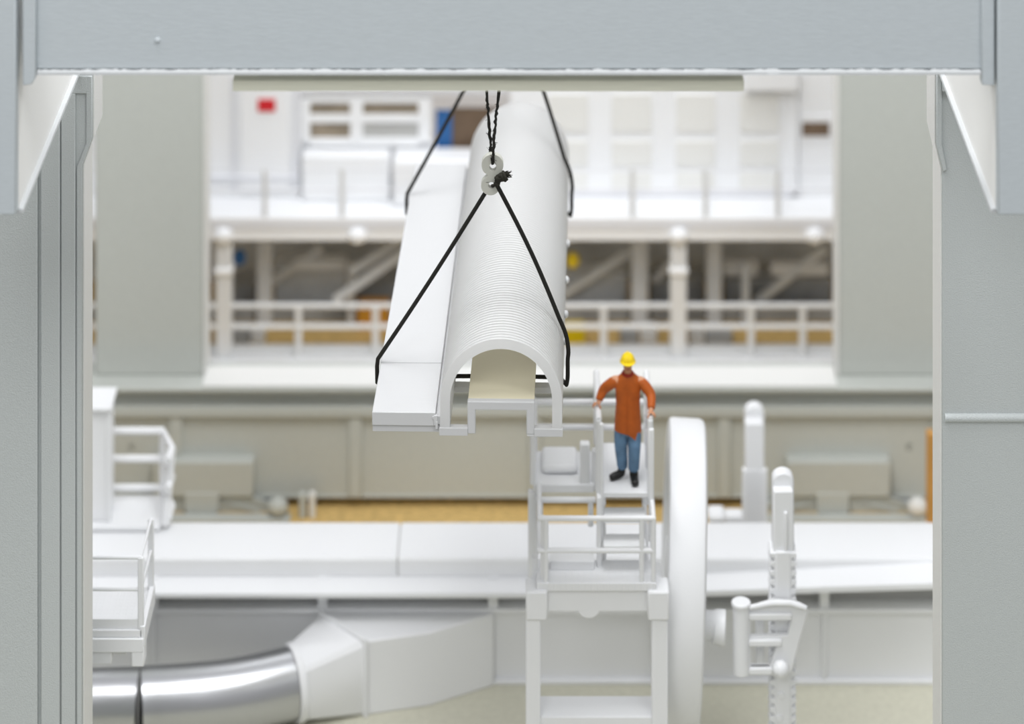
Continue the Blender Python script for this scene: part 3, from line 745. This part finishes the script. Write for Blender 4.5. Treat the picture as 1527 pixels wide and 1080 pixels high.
cbn = thing('cabinet', 'tall plain white cabinet standing on the railed deck at the left edge', 'cabinet', (-7.2, 47.2, zd))
box('cabinet_body', (-7.9, 46.92, zd), (X(163, 46.92), 47.5, Z(612, 46.92)), M['white'], cbn, 0.02)
box('cabinet_top', (-7.95, 46.85, Z(612, 46.92)), (X(166, 46.85), 47.55, Z(605, 46.92)), M['white'], cbn, 0.02)
box('corner_trim', (X(158, 46.9), 46.89, zd), (X(165, 46.9), 46.97, Z(612, 46.92)), M['white'], cbn, 0.01)

# ------------------------------------------------------------------ rear portal frame
pf = thing('portal_frame', 'large warm grey portal frame with a square opening behind the trough', 'frame', (0, 51.4, 0))
YP = 51.48
capz = hz(24.43)
for a, b in ((142, 304), (1251, 1420)):
    p_ = box('pillar', (X(a, YP), YP, capz), (X(b, YP), 52.0, 12.5), M['warm'], pf, 0.03)
    xi = X(b, YP) if a < 700 else X(a, YP)
    e0, e1 = (xi - .01, xi + .05) if a < 700 else (xi - .05, xi + .01)
    box('pillar_edge', (e0, YP - .03, capz), (e1, 52.05, 12.4), M['sill'], p_, 0.015)
box('top_beam', (-10, YP - .1, 11.6), (10, 52.1, 13.0), M['warm'], pf, 0.03)
gd = box('girder', (-10, 51.22, .2), (10, 52.1, hz(24.75)), M['warm'], pf, 0.02)
box('cap_plate', (-10, 51.0, capz - .07), (10, 51.76, capz), M['warm'], gd, 0.02)
tag(box('sill', (X(304, 51.4), 51.03, capz), (X(1246, 51.4), 51.74, capz + .045), M['sill'], gd, 0.02), 'sill along the opening, painted paler for the light on it')
box('cap_neck', (-10, 51.28, hz(24.82)), (10, 52.1, capz - .07), M['warm'], gd, 0)
box('flange', (-10, 51.1, hz(24.98)), (10, 51.4, hz(24.80)), M['warm'], gd, 0.02)
for a in (-60, 262, 530, 798, 1080, 1400):
    xw = X(a, 51.2); box('stiffener', (xw - .11, 51.14, .2), (xw + .11, 51.4, hz(24.98)), M['warm'], gd, 0.02)
box('bottom_flange', (-10, 51.2, .17), (10, 51.9, .22), M['warm'], gd, 0.01)
for a, b in ((228, 378), (1174, 1328)):
    Yb = 50.98
    bx = box('bogie_bracket', (X(a, Yb), Yb, Z(742, Yb)), (X(b, Yb), 51.36, Z(689, Yb)), M['warm'], pf, 0.03)
    ta, tb_ = (275, 326) if a < 700 else (1218, 1266)
    r = (X(tb_, Yb) - X(ta, Yb)) / 2; xc = (X(tb_, Yb) + X(ta, Yb)) / 2
    zb_ = Z(776, Yb) + r * .7
    arc = [(xc + r * math.cos(q), zb_ + r * .7 * math.sin(q)) for q in [PI + PI * i / 14 for i in range(15)]]
    MB().prism([(xc - r, Z(735, Yb))] + arc + [(xc + r, Z(735, Yb))], 'y', Yb - .02, Yb + .05).build('tongue', M['warm'], bx, 0.02)
for px, py in ((1355, 663), (197, 663)):
    q = P(px, py, 51.3); MB().tube([q + Vector((0, -.08, 0)), q + Vector((0, .1, 0))], [.09, .11], 14).build('bolt', M['warm'], pf, 0.015)
# bogies under the frame
for (a, lab) in ((300, 'grey low bogie with sloped covers under the left side of the portal frame'), (1250, 'grey low bogie with sloped covers under the right side of the portal frame')):
    Yg = 51.06
    bg = thing('bogie', lab, 'bogie', (X(a, Yg), Yg, 0), 'bogies under the portal frame')
    del bg['group']
    MB().prism([(X(a - 78, Yg), .285), (X(a + 66, Yg), .285), (X(a + 130, Yg), .06), (X(a + 130, Yg), 0.0), (X(a - 135, Yg), 0.0), (X(a - 135, Yg), .06)], 'y', Yg, Yg + .06).build('side_plate', M['warm'], bg, 0.01)
    box('rail_shoe', (X(a - 140, 50.7), 50.7, 0), (X(a + 132, 50.7), 50.94, .05), M['warm'], bg, 0.01)
    box('chassis', (X(a - 125, Yg), Yg + .06, 0), (X(a + 125, Yg), 51.85, .12), M['mid'], bg, 0.01)
    for s_ in (-1, 1):
        for q0, q1 in ((70, .29), (30, .23)):
            m0 = Vector((X(a + s_ * q0, Yg), Yg - .022, q1)); m1 = Vector((X(a + s_ * (q0 + 58), Yg), Yg - .022, q1 - .21))
            s = MB(); dd = Vector((0, 0, .05)); ee = Vector((0, .02, 0))
            s.hull8([m0 - dd, m1 - dd, m1 - dd + ee, m0 - dd + ee, m0, m1, m1 + ee, m0 + ee])
            s.build('sloped_cover', M['warm'], bg, 0.006)
    tag(MB().ball((X(a + 116, Yg), Yg - .20, .20), (.18, .15, .16), 14).build('end_buffer', M['sill'] if a > 700 else M['warm'], bg), 'rounded end buffer')
st = thing('buffer_stop', 'pair of small grey posts on the chipboard floor left of the open strip', 'stop', (X(457, 50.9), 50.9, 0))
box('stop_post', (X(446, 50.85), 50.85, 0), (X(456, 50.85), 51.0, Z(738, 50.85)), M['warm'], st, 0.01)
box('stop_post', (X(461, 50.85), 50.85, 0), (X(470, 50.85), 51.0, Z(738, 50.85)), M['sill'], st, 0.01)
box('stop_head', (X(444, 50.85), 50.9, Z(748, 50.85)), (X(471, 50.85), 51.0, Z(742, 50.85)), M['warm'], st, 0.01)
ws = box('wooden_strip', (X(1383, 49.5), 49.5, 0.0), (X(1394, 49.5), 49.7, Z(648, 49.5)), M['wood'], None, 0.01)
tag(ws, 'upright orange-brown wooden strip close to the right crane leg', 'strip')

# ------------------------------------------------------------------ raised walkway and buildings behind
YW = 56.5
wk = thing('raised_walkway', 'white raised walkway on columns seen through the opening of the portal frame', 'walkway', (0, YW, 0))
box('walkway_deck', (-11, YW, Z(329, YW)), (11, 60.3, Z(325, YW)), M['rearwhite'], wk, 0.01)
box('edge_beam', (-11, YW + .03, Z(361, YW)), (11, YW + .35, Z(329, YW)), M['rearwhite'], wk, 0.03)
box('beam_shadow_strip', (-11, YW + .0, Z(343, YW)), (11, YW + .1, Z(327, YW)), M['rearshade'], wk, 0.02)  # solid greyer strip painted as the shade below the deck edge
box('back_panel', (-11, 60.15, 0), (11, 60.3, Z(329, YW)), M['wallb'], wk, 0)
box('kick_panel', (-11, 58.32, 0), (11, 58.37, .36), M['dark'], wk, 0)
box('plinth', (-11, 56.0, 0), (11, 57.0, .1), M['pale'], wk, 0.03)
box('plinth_kerb', (-11, 56.7, .1), (11, 56.95, .2), M['pale'], wk, 0.03)
for px in (333, 1012):
    c_ = box('column', (X(px - 12, YW), YW + .05, .1), (X(px + 12, YW), YW + .33, Z(361, YW)), M['pale'], wk, 0.03)
    box('column_collar', (X(px - 14, YW), YW - .0, Z(412, YW)), (X(px + 14, YW), YW + .36, Z(402, YW)), M['rearwhite'], c_, 0.03)
for px in (333, 533, 1012, 1215):
    MB().ball(P(px, 352, YW), (.19, .12, .15), 14).build('beam_lamp', M['rearwhite'], wk)
YR2 = 56.62
for py, r in ((456, .055), (487, .055)):
    MB().tube([P(-40, py, YR2), P(1600, py, YR2)], r, 8).build('lower_rail', M['pale'], wk)
for px in (445, 560, 900, 1120, 1197):
    MB().tube([(X(px, YR2), YR2, .1), P(px, 456, YR2)], .07, 8).build('lower_rail_post', M['pale'], wk)
for py, r in ((254, .014), (283, .022)):
    MB().tube([P(-40, py, YW + .06), P(1600, py, YW + .06)], r, 8).build('upper_rail', M['rearshade'], wk)
for px in (180, 285, 395, 510, 625, 725, 835, 943, 1052, 1160, 1270):
    MB().tube([(X(px, YW), YW + .06, Z(327, YW)), P(px, 252, YW + .06)], .05, 8).build('upper_rail_post', M['pale'], wk)

YH = 57.45
def wz(py): return Z(py, YH)
zk = Z(325, YW) + .004
bl = thing('control_building', 'white building with a red-signed door on the walkway at the left', 'building', (-4, YH, zk))
box('wall_panel', (-11, YH, zk), (X(447, YH), YH + 1.4, wz(-40)), M['rearwhite'], bl, 0.02)
box('window_wall', (X(447, YH), YH + .25, zk), (X(643, YH), YH + .27, wz(222)), M['rearwhite'], bl, 0)
box('upper_wall', (X(447, YH), YH + .1, wz(146)), (X(757, YH), YH + 1.4, wz(-40)), M['rearwhite'], bl, 0.02)
box('string_course', (X(447, YH), YH + .05, wz(140)), (X(757, YH), YH + .12, wz(132)), M['rearshade'], bl, 0.01)
dr = box('door', (X(358, YH), YH - .06, wz(285)), (X(432, YH), YH + .0, wz(128)), M['rearwhite'], bl, 0.02)
tag(box('door_sign', (X(385, YH), YH - .09, wz(164)), (X(411, YH), YH - .06, wz(146)), M['red'], dr, 0), 'small red sign')
for a, b in ((345, 353), (437, 445)):
    box('door_jamb', (X(a, YH), YH - .05, wz(285)), (X(b, YH), YH + .0, wz(112)), M['rearshade'], bl, 0.01)
box('wall_shadow_line', (X(300, YH), YH - .10, wz(268)), (X(440, YH), YH, wz(260)), M['rearshade'], bl, 0.02)  # thin grey bar standing in for a shadow line on the wall
wf = thing('window_frame', 'white four-pane window frame right of the red-signed door', 'window', (X(545, YH), YH + .1, wz(214)))
Yw = YH + .1
for a, b, c, d_ in ((449, 462, 150, 216), (522, 541, 150, 216), (624, 643, 150, 216)):
    box('window_bar', (X(a, Yw), Yw, wz(d_)), (X(b, Yw), Yw + .12, wz(c)), M['rearwhite'], wf, 0.01)
for c, d_ in ((148, 157), (175, 187), (210, 222)):
    box('window_bar', (X(462, Yw), Yw + .01, wz(d_)), (X(624, Yw), Yw + .11, wz(c)), M['rearwhite'], wf, 0.01)
for a, b, c, d_, m_ in ((462, 522, 157, 175, M['umber']), (541, 624, 157, 175, M['umber']), (462, 522, 186, 211, M['umber']), (541, 624, 186, 211, M['recess'])):
    box('window_pane', (X(a, Yw), Yw + .07, wz(d_)), (X(b, Yw), Yw + .09, wz(c)), m_, wf, 0)
bs = box('window_bench', (X(451, 57.4), 57.25, zk), (X(582, 57.4), 57.69, Z(232, 57.25)), M['rearwhite'], None, 0.05)
tag(bs, 'low white block under the four-pane window', 'block')
bs = box('ledge_box', (X(586, 57.2), 57.0, zk), (X(735, 57.2), 57.69, Z(240, 57.0)), M['rearwhite'], None, 0.06)
tag(bs, 'white ledge box below the blue and brown opening', 'block')
op = thing('blue_door', 'blue panel left in the dark opening above the white ledge box', 'panel', (X(661, YH + .4), YH + .4, zk))
box('blue_panel', (X(650, YH + .4), YH + .4, zk), (X(674, YH + .4), YH + .46, Z(165, YH + .4)), M['blue'], op, 0)
op = box('brown_board', (X(674, YH + .4), YH + .42, zk), (X(760, YH + .4), YH + .5, Z(163, YH + .4)), M['brown'], None, 0)
tag(op, 'brown board right of the blue panel, half hidden by the vault', 'panel')

pb_ = thing('panelled_building', 'white building with pale square panels on the walkway right of the hanging section', 'building', (4.5, YH, zk))
box('wall_panel', (X(760, YH), YH + .05, zk), (X(1191, YH), YH + 1.4, wz(-40)), M['rearwhite'], pb_, 0.02)
for a, b in ((818, 877), (912, 972), (1008, 1067), (1103, 1162)):
    for c, d_ in ((140, 198), (210, 250), (258, 286)):
        box('square_panel', (X(a, YH), YH + .01, wz(d_)), (X(b, YH), YH + .06, wz(c)), M['panel'], pb_, 0.02)
box('base_rail', (X(845, YH), YH - .03, zk), (X(1192, YH), YH + .05, wz(286)), M['rearshade'], pb_, 0.02)
box('corner_strip', (X(1180, YH), YH - .03, zk), (X(1189, YH), YH + .06, wz(-40)), M['rearwhite'], pb_, 0.01)
bl2 = box('roof_unit', (X(1110, YH - .3), YH - .3, wz(128)), (X(1190, YH), YH + .02, wz(96)), M['rearwhite'], pb_, 0.04)
an = thing('annex_building', 'white annex with a small brown window at the right edge of the opening', 'building', (7, YH, zk))
box('wall_panel', (X(1191.5, YH), YH + .05, zk), (11, YH + 1.4, wz(-40)), M['rearwhite'], an, 0.02)
w_ = box('window_frame', (X(1195, YH), YH + .02, wz(212)), (X(1250, YH), YH + .1, wz(172)), M['rearwhite'], an, 0.01)
box('window_pane', (X(1196, YH), YH - .0, wz(203)), (X(1237, YH), YH + .03, wz(183)), M['brown'], w_, 0)

# ------------------------------------------------------------------ clutter under the walkway
def clutter(name, x0, y0, x1, Y, dep, m, label, cat, y1=None, bevel=.02):
    zb_ = 0 if y1 is None else Z(y1, Y)
    o = box(name, (X(x0, Y), Y, zb_), (X(x1, Y), Y + dep, Z(y0, Y)), m, None, bevel)
    return tag(o, label, cat)
clutter('steel_post', 383, 360, 405, 58.0, .25, M['pale'], 'wide grey post under the walkway near the left column', 'post')
clutter('steel_post', 942, 360, 966, 58.0, .25, M['pale'], 'wide grey post under the walkway left of the collared column', 'post')
clutter('steel_post', 1054, 360, 1076, 58.0, .25, M['pale'], 'wide grey post under the walkway right of the collared column', 'post')
clutter('steel_post', 1106, 395, 1118, 58.06, .2, M['mid'], 'thin dark grey post farthest right under the walkway', 'post')
clutter('steel_post', 518, 395, 528, 58.06, .2, M['pale'], 'thin grey post between the diagonal braces and the left column', 'post')
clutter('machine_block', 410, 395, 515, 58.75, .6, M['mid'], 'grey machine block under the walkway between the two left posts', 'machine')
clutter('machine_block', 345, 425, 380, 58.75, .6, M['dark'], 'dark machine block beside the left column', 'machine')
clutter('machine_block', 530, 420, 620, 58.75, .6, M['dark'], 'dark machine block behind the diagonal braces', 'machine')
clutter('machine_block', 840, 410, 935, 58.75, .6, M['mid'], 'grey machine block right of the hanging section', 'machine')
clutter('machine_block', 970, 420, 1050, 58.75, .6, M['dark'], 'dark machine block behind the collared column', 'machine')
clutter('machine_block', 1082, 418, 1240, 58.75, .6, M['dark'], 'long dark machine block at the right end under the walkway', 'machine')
clutter('crate', 345, 492, 372, 57.3, .35, M['dark'], 'small dark crate on the floor beside the left column', 'crate')
clutter('crate', 374, 492, 395, 57.35, .3, M['pale'], 'small blue-grey crate beside the dark crate at left', 'crate')
clutter('crate', 925, 495, 952, 57.3, .3, M['dark'], 'small dark crate left of the collared column', 'crate')
clutter('crate', 955, 490, 980, 57.35, .3, M['pale'], 'small grey crate directly left of the collared column', 'crate')
clutter('crate', 1028, 490, 1050, 57.3, .3, M['pale'], 'small grey crate directly right of the collared column', 'crate')
clutter('crate', 1052, 494, 1092, 57.3, .3, M['dark'], 'small wide dark crate right of the collared column', 'crate')
clutter('yellow_box', 838, 488, 872, 57.25, .3, M['yellow'], 'yellow box on the floor against the right side of the hanging section', 'box')
clutter('amber_box', 533, 456, 580, 57.9, .4, M['amber'], 'amber box behind the rails left of the hanging section', 'box')
box('duct_run', (X(1078, 58.45), 58.45, Z(412, 58.45)), (X(1130, 58.45), 58.45 + .25, Z(392, 58.45)), M['pale'], wk)
box('duct_run', (X(1150, 58.45), 58.45, Z(412, 58.45)), (X(1235, 58.45), 58.45 + .25, Z(394, 58.45)), M['pale'], wk)
box('duct_run', (X(440, 58.45), 58.45, Z(404, 58.45)), (X(515, 58.45), 58.45 + .25, Z(388, 58.45)), M['pale'], wk)
o = MB().ball(P(357, 384, 57.6), (.13, .12, .16), 14).build('blue_drum', M['blue'], None); tag(o, 'small blue drum beside the left column', 'drum')
o = MB().ball(P(854, 388, 57.4), (.13, .13, .15), 14).build('yellow_ball', M['yellow'], None); tag(o, 'round yellow object under the walkway beside the barrel vault', 'ball')
def brace(x0, y0, x1, y1, Y, r, m, label):
    MB().tube([P(x0, y0, Y), P(x1, y1, Y)], r, 8).build('diagonal_brace', m, wk)
brace(400, 425, 480, 370, 58.6, .09, M['pale'], 'short diagonal brace rising from the left grey post')
brace(500, 448, 640, 350, 57.7, .10, M['pale'], 'long diagonal brace left of the hanging section, the lower of two')
brace(525, 405, 620, 345, 57.9, .10, M['pale'], 'diagonal brace left of the hanging section, the upper of two')
brace(840, 440, 940, 375, 58.4, .09, M['mid'], 'grey diagonal brace right of the hanging section')
brace(975, 420, 1008, 385, 58.6, .07, M['pale'], 'short diagonal brace left of the collared column')
brace(1130, 450, 1230, 370, 58.5, .10, M['mid'], 'grey diagonal brace at the right end under the walkway')

# ------------------------------------------------------------------ camera, light, world
sc = bpy.context.scene
cam = bpy.data.cameras.new('camera'); co = bpy.data.objects.new('camera', cam); COL.objects.link(co)
co.location = (0, 0, CAMZ); co.rotation_euler = (PI / 2, 0, 0)
cam.sensor_width = 36; cam.sensor_fit = 'HORIZONTAL'; cam.lens = F / 1527 * 36
cam.shift_x = -(CX - 763.5) / 1527; cam.shift_y = -(540 - HY) / 1527
cam.clip_start = 1; cam.clip_end = 300
cam.dof.use_dof = True; cam.dof.focus_distance = 36.9; cam.dof.aperture_fstop = 0.30
sc.camera = co

def area(name, loc, target, size, power, col=(1, 1, 1)):
    l = bpy.data.lights.new(name, 'AREA'); l.energy = power; l.size = size; l.color = col; l.shape = 'SQUARE'
    o = bpy.data.objects.new(name, l); COL.objects.link(o); o.location = loc
    o.rotation_euler = (Vector(target) - Vector(loc)).to_track_quat('-Z', 'Y').to_euler()
    return l
area('hall_lamp', (-6, 29, 44), (0, 46, 3), 14, 4000, (1.0, 0.99, 0.98))
area('fill_light_rear', (0, 40, 24), (0, 57, 3), 8, 2250, (0.97, 0.985, 1.0))  # added unseen fill that lifts the portal frame and background
area('fill_light_front', (14, 12, 42), (0, 42, 6), 11, 4300, (0.97, 0.99, 1.0))  # fill light added out of view for the camera-facing surfaces
area('fill_light_side', (-9, 9, 31), (-1, 46, 2), 9, 2800, (0.98, 0.99, 1.0))  # low unseen fill added to reach the trough wall under its ledge

l_ = area('fill_light_walkway', (0, 54.2, 13.5), (0, 57.4, 3.5), 3, 500, (0.97, 0.985, 1.0)); l_.shape = 'RECTANGLE'; l_.size = 18; l_.size_y = 2.5  # extra unseen fill put in to brighten the building fronts
w = bpy.data.worlds.new('hall'); sc.world = w; w.use_nodes = True
nt = w.node_tree; bg = nt.nodes['Background']
tc = nt.nodes.new('ShaderNodeTexCoord'); sp = nt.nodes.new('ShaderNodeSeparateXYZ'); rp_ = nt.nodes.new('ShaderNodeValToRGB')
mr = nt.nodes.new('ShaderNodeMapRange'); mr.inputs['From Min'].default_value = -1; mr.inputs['From Max'].default_value = 1
nt.links.new(tc.outputs['Generated'], sp.inputs[0]); nt.links.new(sp.outputs['Z'], mr.inputs['Value'])
nt.links.new(mr.outputs['Result'], rp_.inputs['Fac']); nt.links.new(rp_.outputs['Color'], bg.inputs['Color'])
e = rp_.color_ramp.elements
e[0].position = 0.45; e[0].color = (.52, .52, .51, 1)
e[1].position = 0.95; e[1].color = (1, 1, 1.03, 1)
bg.inputs['Strength'].default_value = 0.60

sc.view_settings.view_transform = 'Standard'; sc.view_settings.look = 'None'
sc.view_settings.gamma = 1; sc.view_settings.use_curve_mapping = False
sc.view_settings.exposure = 0.0
